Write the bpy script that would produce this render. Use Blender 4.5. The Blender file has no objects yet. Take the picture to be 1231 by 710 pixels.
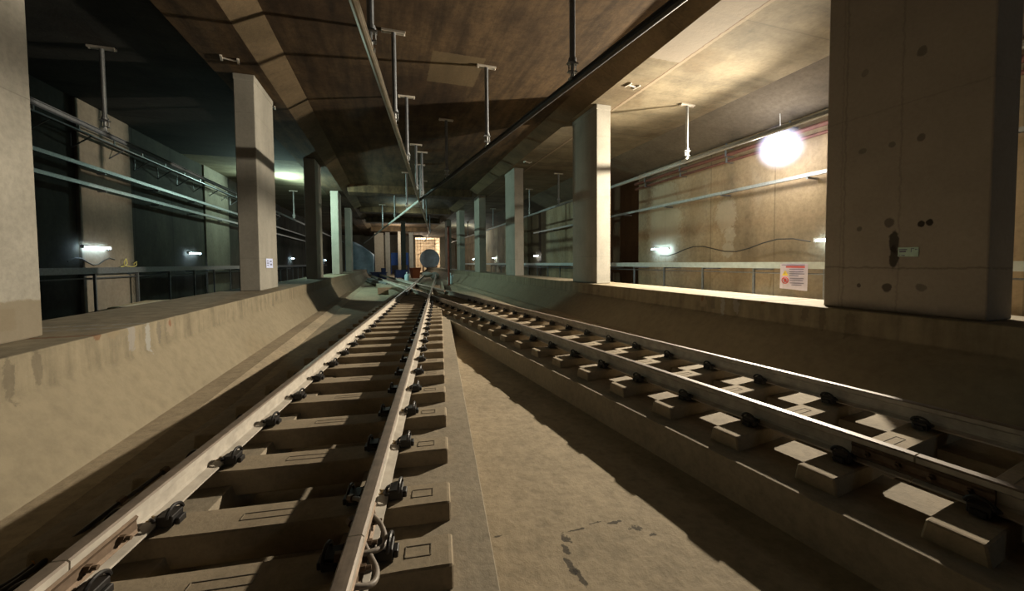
import bpy, bmesh, math, random
from mathutils import Vector, Matrix
random.seed(7)
scene = bpy.context.scene
COL = scene.collection

# ------------------------------------------------------------------ helpers
def tag(o, label, cat, group=None, kind=None):
    o['label'] = label; o['category'] = cat
    if group: o['group'] = group
    if kind: o['kind'] = kind
    return o

class MB:
    """collects shapes, then links them as one mesh object"""
    def __init__(self): self.bm = bmesh.new()
    def box(self, x0, x1, y0, y1, z0, z1):
        v = [self.bm.verts.new(p) for p in ((x0,y0,z0),(x1,y0,z0),(x1,y1,z0),(x0,y1,z0),(x0,y0,z1),(x1,y0,z1),(x1,y1,z1),(x0,y1,z1))]
        for f in ((3,2,1,0),(4,5,6,7),(0,1,5,4),(1,2,6,5),(2,3,7,6),(3,0,4,7)): self.bm.faces.new([v[i] for i in f])
        return v
    def loft(self, rings, closed=True, caps=True):
        R = [[self.bm.verts.new(p) for p in r] for r in rings]
        n = len(R[0])
        for a, b in zip(R[:-1], R[1:]):
            for i in range(n if closed else n-1):
                j = (i+1) % n
                self.bm.faces.new((a[i], a[j], b[j], b[i]))
        if caps:
            self.bm.faces.new(list(reversed(R[0]))); self.bm.faces.new(R[-1])
        return R
    def tube(self, pts, r, n=8, caps=True):
        pts = [Vector(p) for p in pts]; rings = []; ref = None
        for i, p in enumerate(pts):
            t = (pts[min(i+1, len(pts)-1)] - pts[max(i-1, 0)]).normalized()
            if ref is None: ref = Vector((0,0,1)) if abs(t.z) < .9 else Vector((1,0,0))
            u = t.cross(ref).normalized(); w = u.cross(t).normalized(); ref = w
            rr = r[i] if isinstance(r, (list, tuple)) else r
            rings.append([p + u*rr*math.cos(2*math.pi*k/n) + w*rr*math.sin(2*math.pi*k/n) for k in range(n)])
        self.loft(rings, True, caps)
    def sphere(self, c, r, seg=24, rings=14):
        m = Matrix.Translation(c) @ Matrix.Diagonal((r, r, r, 1)) if not isinstance(r, tuple) else Matrix.Translation(c) @ Matrix.Diagonal((*r, 1))
        bmesh.ops.create_uvsphere(self.bm, u_segments=seg, v_segments=rings, radius=1, matrix=m)
    def build(self, name, mat, parent=None, loc=None, rotz=0, smooth=False, bevel=0, seg=2):
        bmesh.ops.recalc_face_normals(self.bm, faces=self.bm.faces)
        me = bpy.data.meshes.new(name); self.bm.to_mesh(me); self.bm.free()
        if smooth:
            for p in me.polygons: p.use_smooth = True
        o = bpy.data.objects.new(name, me); COL.objects.link(o)
        me.materials.append(mat)
        if parent: o.parent = parent
        if loc is not None: o.location = loc
        o.rotation_euler = (0, 0, rotz)
        if bevel:
            b = o.modifiers.new('bevel', 'BEVEL'); b.width = bevel; b.segments = seg; b.limit_method = 'ANGLE'; b.angle_limit = math.radians(40)
        return o

def empty(name, loc=(0,0,0), rotz=0):
    o = bpy.data.objects.new(name, None); COL.objects.link(o)
    o.location = loc; o.rotation_euler = (0,0,rotz); o.empty_display_size = .1
    return o
def copy_tree(o, parent=None):
    c = o.copy(); COL.objects.link(c)
    if parent is not None: c.parent = parent
    for ch in list(o.children): copy_tree(ch, c)
    return c
ORD = ['first','second','third','fourth','fifth','sixth','seventh','eighth','ninth','tenth','eleventh','twelfth','thirteenth','fourteenth','fifteenth','sixteenth','seventeenth','eighteenth','nineteenth','twentieth','twenty-first','twenty-second','twenty-third','twenty-fourth','twenty-fifth','twenty-sixth']

# ------------------------------------------------------------------ materials
class NT:
    def __init__(self, name):
        self.m = bpy.data.materials.new(name); self.m.use_nodes = True
        self.t = self.m.node_tree; self.n = self.t.nodes; self.l = self.t.links
        self.b = self.n['Principled BSDF']
        self.tc = self.n.new('ShaderNodeTexCoord')
    def link(self, a, b): self.l.new(a, b)
    def math(self, op, a, b=None, c=None):
        n = self.n.new('ShaderNodeMath'); n.operation = op
        for i, v in enumerate((a, b, c)):
            if v is None: continue
            if isinstance(v, (int, float)): n.inputs[i].default_value = v
            else: self.link(v, n.inputs[i])
        return n.outputs[0]
    def noise(self, scale, detail=6, rough=.6, stretch=None, dist=0):
        n = self.n.new('ShaderNodeTexNoise'); n.inputs['Scale'].default_value = scale
        n.inputs['Detail'].default_value = detail; n.inputs['Roughness'].default_value = rough; n.inputs['Distortion'].default_value = dist
        src = self.tc.outputs['Object']
        if stretch:
            mp = self.n.new('ShaderNodeMapping'); mp.inputs['Scale'].default_value = stretch
            self.link(src, mp.inputs['Vector']); src = mp.outputs[0]
        self.link(src, n.inputs['Vector'])
        return n.outputs['Fac']
    def ramp(self, fac, stops):
        r = self.n.new('ShaderNodeValToRGB'); e = r.color_ramp.elements
        while len(e) > 1: e.remove(e[0])
        e[0].position = stops[0][0]; e[0].color = (*stops[0][1], 1) if len(stops[0][1]) == 3 else stops[0][1]
        for p, c in stops[1:]:
            k = e.new(p); k.color = (*c, 1)
        self.link(fac, r.inputs[0]); return r.outputs[0]
    def mix(self, fac, a, b, mode='MIX'):
        n = self.n.new('ShaderNodeMix'); n.data_type = 'RGBA'; n.blend_type = mode
        for s, v in ((n.inputs[0], fac), (n.inputs[6], a), (n.inputs[7], b)):
            if isinstance(v, (int, float)): s.default_value = v
            elif isinstance(v, tuple): s.default_value = (*v, 1)
            else: self.link(v, s)
        return n.outputs[2]
    def xyz(self):
        s = self.n.new('ShaderNodeSeparateXYZ'); self.link(self.tc.outputs['Object'], s.inputs[0]); return s.outputs
    def smooth(self, v, lo, hi):
        n = self.n.new('ShaderNodeMapRange'); n.interpolation_type = 'SMOOTHSTEP'
        self.link(v, n.inputs[0]); n.inputs[1].default_value = lo; n.inputs[2].default_value = hi
        return n.outputs[0]

def sc(c, k): return tuple(min(1, x*k) for x in c)

ALB = .66
def concrete(name, col, var=.35, scale=.9, bump=.25, rough=.9, lines=None, spots=(), rects=(), streak=None, tint=None, speck=.25, wobble=(9,1.3), streak_from=None):
    """mottled concrete; lines = (axis, pitch, width, darkness) formwork joints; spots = dark ellipses; rects = patches of another colour"""
    T = NT(name)
    col = sc(col, ALB); tint = sc(tint, ALB) if tint else None
    spots = [(*q[:7], sc(q[7], ALB)) for q in spots]; rects = [(*q[:7], sc(q[7], ALB)) for q in rects]
    big = T.noise(scale, 7, .62); fine = T.noise(scale*14, 5, .7)
    c = T.ramp(big, [(.28, sc(col, 1-var)), (.5, col), (.72, sc(col, 1+var*.7))])
    if tint:
        tn = T.noise(scale*.45, 4, .6, dist=.6)
        c = T.mix(T.smooth(tn, .48, .68), c, tint)
    f2 = T.ramp(fine, [(.3, (1-speck,)*3), (.6, (1,1,1))])
    c = T.mix(1.0, c, f2, 'MULTIPLY')
    if streak:
        st = T.noise(streak[0], 5, .6, stretch=streak[1])
        k = 1.0 if streak_from is None else T.smooth(T.xyz()[2], streak_from-.05, streak_from+.03)
        c = T.mix(k, c, T.ramp(st, [(.32, (1-streak[2],)*3), (.55, (1,1,1)), (.75, (1+streak[2]*.6,)*3)]), 'MULTIPLY')
    x = T.xyz()
    if lines:
        for ax, pitch, off, w, dk in lines:
            v = T.math('ADD', x[ax], off); v = T.math('PINGPONG', v, pitch/2)
            k = T.math('SUBTRACT', 1.0, T.smooth(v, w*.4, w))
            c = T.mix(T.math('MULTIPLY', k, dk), c, sc(col, .25))
    wob = T.noise(wobble[0], 6, .65)
    wob = T.math('MULTIPLY', T.math('SUBTRACT', wob, .5), wobble[1])
    for ax, bx_, cu, cv, ru, rv, dk, cc in spots:
        du = T.math('DIVIDE', T.math('SUBTRACT', x[ax], cu), ru); dv = T.math('DIVIDE', T.math('SUBTRACT', x[bx_], cv), rv)
        d = T.math('SQRT', T.math('ADD', T.math('MULTIPLY', du, du), T.math('MULTIPLY', dv, dv)))
        d = T.math('ADD', d, wob)
        k = T.math('SUBTRACT', 1.0, T.smooth(d, .75, 1.1))
        c = T.mix(T.math('MULTIPLY', k, dk), c, cc)
    for ax, bx_, u0, u1, v0, v1, dk, cc in rects:
        e = .015
        w2 = T.math('MULTIPLY', wob, .06)
        xu = T.math('ADD', x[ax], w2); xv = T.math('ADD', x[bx_], w2)
        k = T.math('MULTIPLY', T.smooth(xu, u0-e, u0+e), T.math('SUBTRACT', 1.0, T.smooth(xu, u1-e, u1+e)))
        k2 = T.math('MULTIPLY', T.smooth(xv, v0-e, v0+e), T.math('SUBTRACT', 1.0, T.smooth(xv, v1-e, v1+e)))
        c = T.mix(T.math('MULTIPLY', T.math('MULTIPLY', k, k2), dk), c, cc)
    T.link(c, T.b.inputs['Base Color'])
    T.b.inputs['Roughness'].default_value = rough
    T.b.inputs['Specular IOR Level'].default_value = .25
    bp = T.n.new('ShaderNodeBump'); bp.inputs['Strength'].default_value = bump; bp.inputs['Distance'].default_value = .02
    T.link(T.math('ADD', T.math('MULTIPLY', fine, .6), big), bp.inputs['Height']); T.link(bp.outputs[0], T.b.inputs['Normal'])
    return T.m

def plain(name, col, rough=.5, metal=0, var=.15, scale=12, spec=.4):
    T = NT(name)
    n = T.noise(scale, 5, .6)
    T.link(T.ramp(n, [(.3, sc(col, 1-var)), (.7, sc(col, 1+var))]), T.b.inputs['Base Color'])
    T.b.inputs['Roughness'].default_value = rough; T.b.inputs['Metallic'].default_value = metal
    T.b.inputs['Specular IOR Level'].default_value = spec
    return T.m

def glow(name, col, strength):
    T = NT(name)
    T.b.inputs['Base Color'].default_value = (*col, 1)
    T.b.inputs['Emission Color'].default_value = (*col, 1); T.b.inputs['Emission Strength'].default_value = strength
    return T.m

STAIN = (.035, .03, .024)
SAND = (.40, .335, .235)
M = {}
M['floor'] = concrete('sandy_concrete', (.455,.37,.25), .22, .8, .6, tint=(.37,.305,.21), speck=.3, wobble=(16,5.5),
    spots=[(0,1,x,y,rx,ry,.8,STAIN) for x,y,rx,ry in ((1.02,2.14,.035,.03),(.985,2.06,.02,.05),(.955,1.95,.016,.07),(.975,1.84,.016,.05),(1.12,2.195,.07,.008),(1.27,2.215,.05,.008),(1.40,2.18,.06,.012),(1.50,2.09,.03,.03),(.62,2.3,.04,.008),(1.56,2.0,.03,.012))])
M['bed'] = concrete('trackbed_concrete', (.41,.345,.25), .2, 1.1, .4, tint=(.36,.30,.215))
M['ledge'] = concrete('kerb_concrete', (.31,.262,.178), .15, .5, .45, tint=(.27,.22,.142), streak=(1.0,(5,5,.5),.32), streak_from=.14, speck=.2, wobble=(14,2.4),
    spots=[(1,2,5.12,.50,.10,.09,.6,(.30,.235,.15)),(1,2,5.42,.36,.07,.16,.75,(.34,.32,.29)),(1,2,5.72,.33,.05,.2,.85,(.38,.375,.34)),
           (1,2,5.95,.36,.05,.17,.6,(.17,.15,.12)),(1,2,6.2,.36,.09,.12,.7,(.34,.28,.2)),(1,2,6.22,.42,.035,.06,.7,(.24,.10,.05)),(1,2,4.9,.48,.05,.05,.7,(.2,.09,.04)),
           (1,2,3.6,.28,.07,.2,.45,(.12,.10,.07)),(1,2,3.95,.32,.05,.2,.5,(.12,.10,.07)),(1,2,4.2,.34,.05,.15,.45,(.12,.10,.07)),(1,2,11.2,.33,.1,.12,.4,(.12,.10,.07)),(1,2,10.3,.33,.08,.1,.35,(.12,.10,.07))])
M['column'] = concrete('column_concrete', (.41,.385,.325), .16, 1.3, .15, speck=.12, streak=(.8,(2.5,2.5,.4),.12), lines=[(2,1.9,.55,.006,.35)])
sp = []
for y, z, ry, rz, dk in ((3.63,1.61,.035,.035,.5),(3.3,1.66,.06,.07,.6),(2.98,1.62,.035,.04,.95),(2.9,1.63,.035,.045,.95),(3.24,1.42,.055,.16,.85),(3.24,1.2,.05,.16,.85),
                   (3.62,.82,.025,.03,.7),(3.31,.81,.05,.065,.75),(2.96,.83,.06,.05,.45),(3.61,3.74,.05,.05,.3),(3.02,3.73,.05,.06,.5),(3.62,2.68,.05,.04,.4),(3.29,2.68,.04,.04,.45),(3.0,2.68,.045,.05,.55)):
    sp.append((1,2,y,z,ry,rz,dk,STAIN))
M['column_stained'] = concrete('stained_column_concrete', (.44,.385,.32), .12, 1.3, .12, speck=.1, spots=sp,
    rects=[(1,2,3.19,3.2,.48,6.2,.5,(.12,.1,.08)),(1,2,3.815,3.83,.48,6.2,.45,(.12,.1,.08)),(1,2,3.86,3.87,.48,6.2,.35,(.12,.1,.08)),(1,2,2.4,4.1,1.065,1.08,.6,(.1,.08,.06)),(1,2,2.4,4.1,3.15,3.16,.3,(.1,.08,.06))])
M['column_patched'] = concrete('patched_column_concrete', (.40,.375,.315), .2, 1.1, .2, speck=.2, streak=(.8,(2.5,2.5,.5),.15),
    rects=[(1,2,2.5,5.2,.3,.86,.8,(.22,.18,.12)),(1,2,2.5,4.75,.6,.8,.6,(.22,.18,.12))], lines=[(2,3.0,.2,.008,.3)])
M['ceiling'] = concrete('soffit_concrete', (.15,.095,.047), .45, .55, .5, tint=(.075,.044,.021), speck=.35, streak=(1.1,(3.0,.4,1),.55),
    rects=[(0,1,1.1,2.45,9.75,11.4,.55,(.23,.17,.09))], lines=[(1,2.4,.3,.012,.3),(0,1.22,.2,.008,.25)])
M['haunch'] = concrete('haunch_concrete', (.17,.12,.066), .4, .8, .5, tint=(.12,.085,.045), speck=.25, lines=[(1,2.4,.3,.012,.4)])
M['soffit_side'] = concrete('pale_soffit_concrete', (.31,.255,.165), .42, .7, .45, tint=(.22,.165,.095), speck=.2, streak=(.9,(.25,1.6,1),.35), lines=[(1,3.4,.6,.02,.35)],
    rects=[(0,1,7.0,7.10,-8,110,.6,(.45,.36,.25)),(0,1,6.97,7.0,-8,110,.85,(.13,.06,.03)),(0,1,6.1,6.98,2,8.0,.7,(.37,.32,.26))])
M['soffit_dark'] = concrete('dark_soffit_concrete', (.055,.052,.045), .4, .6, .4, streak=(.9,(.3,1.4,1),.4), lines=[(1,2.4,.2,.03,.5),(0,1.2,.2,.02,.4)])  # darkened colour stands in for the shade over the left bay
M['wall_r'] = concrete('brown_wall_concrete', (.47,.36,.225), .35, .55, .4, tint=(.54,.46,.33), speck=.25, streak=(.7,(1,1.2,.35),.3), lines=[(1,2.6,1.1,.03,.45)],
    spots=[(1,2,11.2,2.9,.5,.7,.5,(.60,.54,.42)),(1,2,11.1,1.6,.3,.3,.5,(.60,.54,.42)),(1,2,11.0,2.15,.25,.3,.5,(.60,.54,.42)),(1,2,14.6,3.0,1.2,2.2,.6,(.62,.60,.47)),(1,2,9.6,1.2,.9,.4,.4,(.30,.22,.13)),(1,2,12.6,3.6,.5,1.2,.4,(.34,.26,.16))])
M['wall_l'] = concrete('grey_wall_concrete', (.085,.078,.062), .4, .5, .4, tint=(.06,.054,.042), speck=.25, streak=(.7,(1,1.2,.3),.4), lines=[(1,2.6,.2,.05,.55)])  # wall tone darkened to paint the unlit left bay
M['haunch_far'] = concrete('grey_brown_haunch_concrete', (.20,.165,.12), .3, .6, .4, streak=(.7,(1,.3,1),.25))
M['pilaster'] = concrete('pale_pilaster_concrete', (.30,.26,.20), .3, .6, .3, speck=.2, streak=(.7,(1,1.2,.3),.25))  # paler than the wall: lamp-lit bands put into the colour
M['recess'] = concrete('dark_brown_wall_concrete', (.16,.095,.055), .3, .6, .3, streak=(.7,(1,1.2,.3),.3))
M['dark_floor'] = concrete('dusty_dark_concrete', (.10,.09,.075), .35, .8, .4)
M['sleeper'] = concrete('sleeper_concrete', (.43,.35,.24), .22, 2.2, .2, speck=.2, tint=(.37,.295,.20))
M['mark'] = concrete('worn_sleeper_concrete', (.31,.26,.19), .2, 3, .1)
M['end'] = concrete('cream_plaster', (.50,.43,.33), .15, .6, .1)
M['rail'] = plain('worn_rail_steel', (.37,.335,.285), .75, .0, .22, 9, .15)
M['rail_head'] = plain('brown_running_surface', (.17,.135,.105), .5, .15, .25, 14, .35)
M['rail_rust'] = plain('rusty_joint_steel', (.13,.09,.06), .6, .5, .3, 25)
M['black'] = plain('black_iron', (.016,.014,.013), .45, .2, .3, 30)
M['nylon'] = plain('ochre_insulator_plastic', (.22,.15,.06), .5, 0, .2, 30)
M['galv'] = plain('galvanised_steel', (.30,.31,.31), .5, .55, .18, 14)
M['tray'] = plain('bright_tray_steel', (.46,.52,.52), .5, .2, .12, 6)
M['galv_dark'] = plain('weathered_steel_tube', (.16,.17,.18), .45, .5, .2, 14)
M['plate'] = plain('pale_steel_plate', (.52,.47,.40), .5, .3, .15, 14)
M['copper'] = plain('copper_terminal', (.55,.28,.10), .4, .8, .2, 20)
M['cable'] = plain('black_cable_sheath', (.03,.027,.024), .5, 0, .2, 30)
M['grey_cable'] = plain('grey_cable_sheath', (.20,.17,.14), .5, 0, .25, 30)
M['yellow_cable'] = plain('yellow_cable_sheath', (.55,.47,.14), .5)
M['red_pipe'] = plain('red_oxide_pipe', (.12,.05,.036), .7, 0, .25, 6)
M['white'] = plain('white_enamel', (.75,.76,.76), .4)
M['tubeglow'] = glow('fluorescent_tube_glass', (.60,.84,1.0), 48)
M['paper'] = plain('white_banner_sheet', (.56,.54,.68), .7, 0, .06, 8)
M['ink'] = plain('grey_print_ink', (.16,.16,.24), .7)
M['red_ink'] = plain('red_print_ink', (.5,.09,.09), .7)
M['yellow_ink'] = plain('yellow_print_ink', (.75,.6,.06), .7)
M['green_paper'] = plain('pale_green_notice_paper', (.40,.55,.47), .7, 0, .12, 20)
M['blue_paper'] = plain('pale_blue_notice_paper', (.52,.58,.82), .7, 0, .2, 40)
M['blue_board'] = plain('blue_hoarding_paint', (.02,.09,.36), .6, 0, .1, 2)
M['tarp'] = plain('blue_grey_tarpaulin', (.28,.38,.47), .6, 0, .25, 1.5)
M['shield'] = plain('blue_grey_bulkhead_paint', (.42,.53,.62), .5, 0, .2, 1.5)
M['orange'] = plain('orange_bin_plastic', (.42,.10,.035), .5)
M['jug'] = plain('pale_blue_plastic', (.55,.72,.78), .4)
M['navy'] = plain('navy_crate_plastic', (.02,.03,.10), .5)
M['timber'] = plain('pale_timber', (.48,.37,.23), .8, 0, .25, 4)
M['rust_post'] = plain('rust_painted_post', (.15,.035,.02), .6, .2, .3, 6)
M['scaffold'] = plain('scaffold_tube_steel', (.30,.20,.12), .5, .4, .2, 6)
M['sack'] = plain('white_woven_sack', (.62,.62,.58), .9, 0, .12, 8)
M['conductor'] = plain('aluminium_conductor_profile', (.42,.37,.30), .35, .75, .15, 6)
M['pale_conductor'] = plain('bright_aluminium_profile', (.72,.74,.70), .45, .3, .1, 6)  # lit copy of the rail colour, for the floodlit far length
M['conductor_dark'] = plain('dull_conductor_profile', (.035,.034,.034), .6, .2, .2, 6)  # shaded copy of the rail colour, near length seen from its unlit side

# ------------------------------------------------------------------ setting
Y0, Y1 = -9.0, 74.0
def struct(name, mb, mat, bevel=0):
    o = mb.build(name, mat, bevel=bevel); o['kind'] = 'structure'; return o
def sweep(profile, y0, y1):
    m = MB(); m.loft([[(x, y0, z) for x, z in profile], [(x, y1, z) for x, z in profile]]); return m
def grid_floor(name, x0, x1, y0, y1, z, th, mat):
    m = MB(); m.box(x0, x1, y0, y1, z-th, z); return struct(name, m, mat)

grid_floor('floor', -2.6, 5.6, Y0, Y1, -.57, .3, M['floor'])
# inner strips of floor beside the kerb walls, a little higher than the middle
m = MB(); m.loft([[(-2.6,y,-.8),(-2.6,y,-.47),(-2.15,y,-.475),(-1.9,y,-.575),(-1.9,y,-.8)] for y in (Y0,Y1)]); struct('floor_left', m, M['floor'])
m = MB(); m.loft([[(5.6,y,-.8),(5.6,y,-.47),(5.15,y,-.475),(4.9,y,-.575),(4.9,y,-.8)] for y in (Y0,Y1)]); struct('floor_right', m, M['floor'])
# kerb walls that carry the columns
struct('wall_kerb_left', sweep([(-2.82,.484),(-2.815,.16),(-2.45,-.47),(-2.45,-.9),(-4.3,-.9),(-4.3,.484)], Y0, 69.0), M['ledge'], .012)
struct('wall_kerb_right', sweep([(6.06,.484),(6.05,.16),(5.35,-.47),(5.35,-.9),(7.25,-.9),(7.25,.484)], Y0, 69.0), M['ledge'], .012)
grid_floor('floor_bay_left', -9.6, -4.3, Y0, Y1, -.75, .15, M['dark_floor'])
grid_floor('floor_bay_right', 7.25, 13.2, Y0, Y1, -.6, .15, M['floor'])
# ceilings
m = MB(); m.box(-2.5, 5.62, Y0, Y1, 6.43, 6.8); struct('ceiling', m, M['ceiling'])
def haunch(name, xs):
    return struct(name, sweep(xs, Y0, Y1), M['haunch'])
haunch('ceiling_haunch_left', [(-3.02,6.14),(-2.42,6.432),(-2.42,6.79),(-3.02,6.79)])
haunch('ceiling_haunch_right', [(6.10,6.14),(5.52,6.432),(5.52,6.79),(6.10,6.79)])
m = MB(); m.box(-4.2, -3.02, Y0, Y1, 6.14, 6.8); struct('beam_left', m, M['ceiling'])
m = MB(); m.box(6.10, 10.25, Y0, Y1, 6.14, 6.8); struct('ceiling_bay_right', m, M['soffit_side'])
struct('ceiling_haunch_far_right', sweep([(10.25,6.14),(11.95,5.5),(13.0,5.5),(13.0,6.8),(10.25,6.8)], Y0, Y1), M['haunch_far'])
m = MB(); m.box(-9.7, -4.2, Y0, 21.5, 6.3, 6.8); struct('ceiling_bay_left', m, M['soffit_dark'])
m = MB(); m.box(-9.7, -4.2, 21.5, Y1, 6.3, 6.8); struct('ceiling_bay_left_far', m, M['soffit_side'])  # far part coloured pale to carry the floodlight's glow
# deep cross beams over the far tracks
for i, (y, d) in enumerate(((27.3,.52),(37.5,.5),(46.0,.55),(58.0,.6))):
    m = MB(); m.box(-2.6, 5.7, y, y+1.3, 6.43-d, 6.5); struct('beam_%d' % (i+1), m, M['ceiling'], .05)
# side walls
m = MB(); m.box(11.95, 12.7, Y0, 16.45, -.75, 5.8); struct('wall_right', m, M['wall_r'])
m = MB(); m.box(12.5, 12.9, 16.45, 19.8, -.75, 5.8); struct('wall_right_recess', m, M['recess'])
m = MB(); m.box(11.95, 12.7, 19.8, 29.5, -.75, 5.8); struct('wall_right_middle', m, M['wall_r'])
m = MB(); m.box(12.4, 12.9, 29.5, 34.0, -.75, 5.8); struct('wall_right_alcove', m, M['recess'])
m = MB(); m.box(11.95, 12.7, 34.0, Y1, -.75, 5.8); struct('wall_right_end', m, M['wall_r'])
m = MB(); m.box(11.5, 11.95, Y0, 16.45, -.75, .02); struct('trim_1', m, M['wall_r'], .02)   # plinth at the foot of the right wall
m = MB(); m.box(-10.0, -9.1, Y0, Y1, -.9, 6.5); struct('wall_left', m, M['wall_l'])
for i, (ya, yb) in enumerate(((15.2,17.7),(23.6,26.6),(33,35.5))):  # pale strips painting the bands where lamp and floodlight land
    m = MB(); m.box(-9.3, -9.02, ya, yb, -.9, 6.4); struct('trim_%d' % (i+2), m, M['pilaster'], .02)
# end of the hall
m = MB()
m.box(-9.6, 4.5, Y1-.6, Y1, -.9, 6.6); m.box(9.0, 12.6, Y1-.6, Y1, -.9, 6.6); m.box(4.5, 9.0, Y1-.6, Y1, 6.0, 6.6)
struct('wall_back', m, M['end'])
m = MB(); m.box(4.0, 4.5, Y1, Y1+9, -.9, 6.6); m.box(9.0, 9.5, Y1, Y1+9, -.9, 6.6); m.box(4, 9.5, Y1, Y1+9, 6.0, 6.6); m.box(4, 9.5, Y1+8.6, Y1+9, -.9, 6.6); m.box(4,9.5,Y1,Y1+9,-.9,-.45)
struct('wall_portal', m, M['end'])

# track beds: slab strips either side of a central gutter, along each crossover
S = .1215; ANG = math.atan(S)
CL, CR = -.955, 3.767            # X of each track centre line at Y = 0
def dirpt(side, c, y):           # point at sideways offset c from a track's centre
    return (CL + c + S*y) if side == 'L' else (CR + c - S*y)
def bed(name, side, cl, cr, y0, y1, dz):
    prof = [(cl,-.75),(cl,-.27-dz),(-.42,-.27-dz),(-.36,-.46),(.36,-.46),(.42,-.27-dz),(cr,-.27-dz),(cr,-.75)]
    m = MB(); m.loft([[(dirpt(side, c, y), y, z) for c, z in prof] for y in (y0, y1)])
    return struct(name, m, M['bed'], .005)
bed('floor_trackbed_left', 'L', -1.2, 1.2, -5, 30, 0)
bed('floor_trackbed_right', 'R', -1.165, 1.165, -5, 30, .003)

# ------------------------------------------------------------------ columns
def column(x0, x1, y, mat, label, z0=.485, z1=6.139, L=1.67):
    t = MB(); w = x1-x0
    t.box(x0, x1, y, y+L, z0, z1)
    # poured collar where the shaft meets the beam
    t.box(x0-.012, x1+.012, y-.012, y+L+.012, z1-.16, z1)
    o = t.build('concrete_column', mat, bevel=.018)
    return tag(o, label, 'column', 'concrete columns along the tracks', 'thing')
SP = 8.372
lw = ['wide concrete column filling the frame edge at the near left, mortar patched at its foot',
      'pale concrete column on the left kerb wall with a small blue notice near its foot',
      'column with a dark near face, directly beyond the one bearing the blue notice',
      'column lit pale green, third along the left kerb beyond the notice-bearing column\'s neighbour',
      'grey-green slender column, farthest one standing on the left kerb wall']
lw[3] = 'column lit pale green, fourth along the left kerb wall'
for n in range(5):
    y = 11.738 + (n-1)*SP
    column(-3.788, -3.318, y, M['column_patched'] if n == 0 else M['column'], lw[n])
rw = ['broad grey column with dark stain spots and a green notice, standing at the near right',
      'column with a brightly lit cream front, on the right kerb wall near the work lamp',
      'column with a brown front and green-lit flank, third along the right kerb wall',
      'thin column with a blue-green flank and dark front, fourth along the right kerb wall',
      'dim green-grey column, fifth along the right kerb wall',
      'dark distant column, sixth and last along the right kerb wall']
for n in range(6):
    y = 10.777 + (n-1)*SP
    column(6.263, 6.763, y, M['column_stained'] if n == 0 else M['column'], rw[n])

# ------------------------------------------------------------------ rails
PROF = [(-.070,-.159),(-.070,-.148),(-.018,-.132),(-.009,-.118),(-.009,-.056),(-.034,-.042),(-.036,-.010),(-.028,-.001),(-.012,0),
        (.012,0),(.028,-.001),(.036,-.010),(.034,-.042),(.009,-.056),(.009,-.118),(.018,-.132),(.070,-.148),(.070,-.159)]
def rail(side, off, y0, y1, label):
    """running rail as one mesh along its crossover"""
    a = -ANG if side == 'L' else ANG
    L = (y1-y0)/math.cos(ANG)
    m = MB(); m.loft([[(x, v, z) for x, z in PROF] for v in (0, L)])
    o = m.build('running_rail', M['rail'], None, (dirpt(side, off/math.cos(ANG), y0), y0, 0), a)
    o.data.materials.append(M['rail_head'])
    for p in o.data.polygons:
        if p.center.z > -.008 and abs(p.normal.y) < .5: p.material_index = 1       # brown running surface
    return tag(o, label, 'rail', 'running rails')
G = .5335 + .036
YJL, YJR, YJN = 1.97, 1.75, 1.42
rails = {}
rails['LLn'] = rail('L', -G, -4, YJL-.004, 'short near length of the left track\'s left rail, ending at its joint')
rails['LL'] = rail('L', -G, YJL+.004, 46, 'leftmost rail, bright on its lamp-lit side, running on beyond the joint')
rails['LRn'] = rail('L', G, -4, YJR-.004, 'short near length of the left track\'s right rail, ending beside looped cables')
rails['LR'] = rail('L', G, YJR+.004, 46, 'right rail of the left track, running from the looped cables to the crossing')
rails['RLn'] = rail('R', -G, -4, YJN-.004, 'short near length of the right track\'s closer rail')
rails['RL'] = rail('R', -G, YJN+.004, 46, 'closer rail of the right track, with a bright line along its head')
rails['RR'] = rail('R', G, -4, 46, 'farther rail of the right track, beside the right kerb wall')

def joint_bar(parent, length, face, y_local):
    """bolted bar across a rail joint; face = side of the web it lies on"""
    m = MB(); s = face
    pr = [(s*.010,-.128),(s*.034,-.138),(s*.046,-.126),(s*.034,-.112),(s*.030,-.076),(s*.040,-.056),(s*.030,-.046),(s*.010,-.054)]
    m.loft([[(x, v, z) for x, z in pr] for v in (y_local-length/2, y_local+length/2)])
    b = m.build('joint_bar', M['rail_rust'], parent)
    for k in (-.36,-.12,.12,.36):
        h = MB(); v = y_local + k*length
        h.tube([(s*.03, v, -.094),(s*.056, v, -.094)], .017, 6); h.tube([(s*.05, v, -.094),(s*.078, v, -.094)], .010, 8)
        h.build('joint_bolt', M['rail_rust'], b)
def loc_y(o, y): return (y - o.location.y)/math.cos(ANG)
joint_bar(rails['LL'], .74, 1, loc_y(rails['LL'], YJL-.02))
joint_bar(rails['LR'], .62, 1, loc_y(rails['LR'], YJR))
joint_bar(rails['RL'], .62, -1, loc_y(rails['RL'], YJN))

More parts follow.
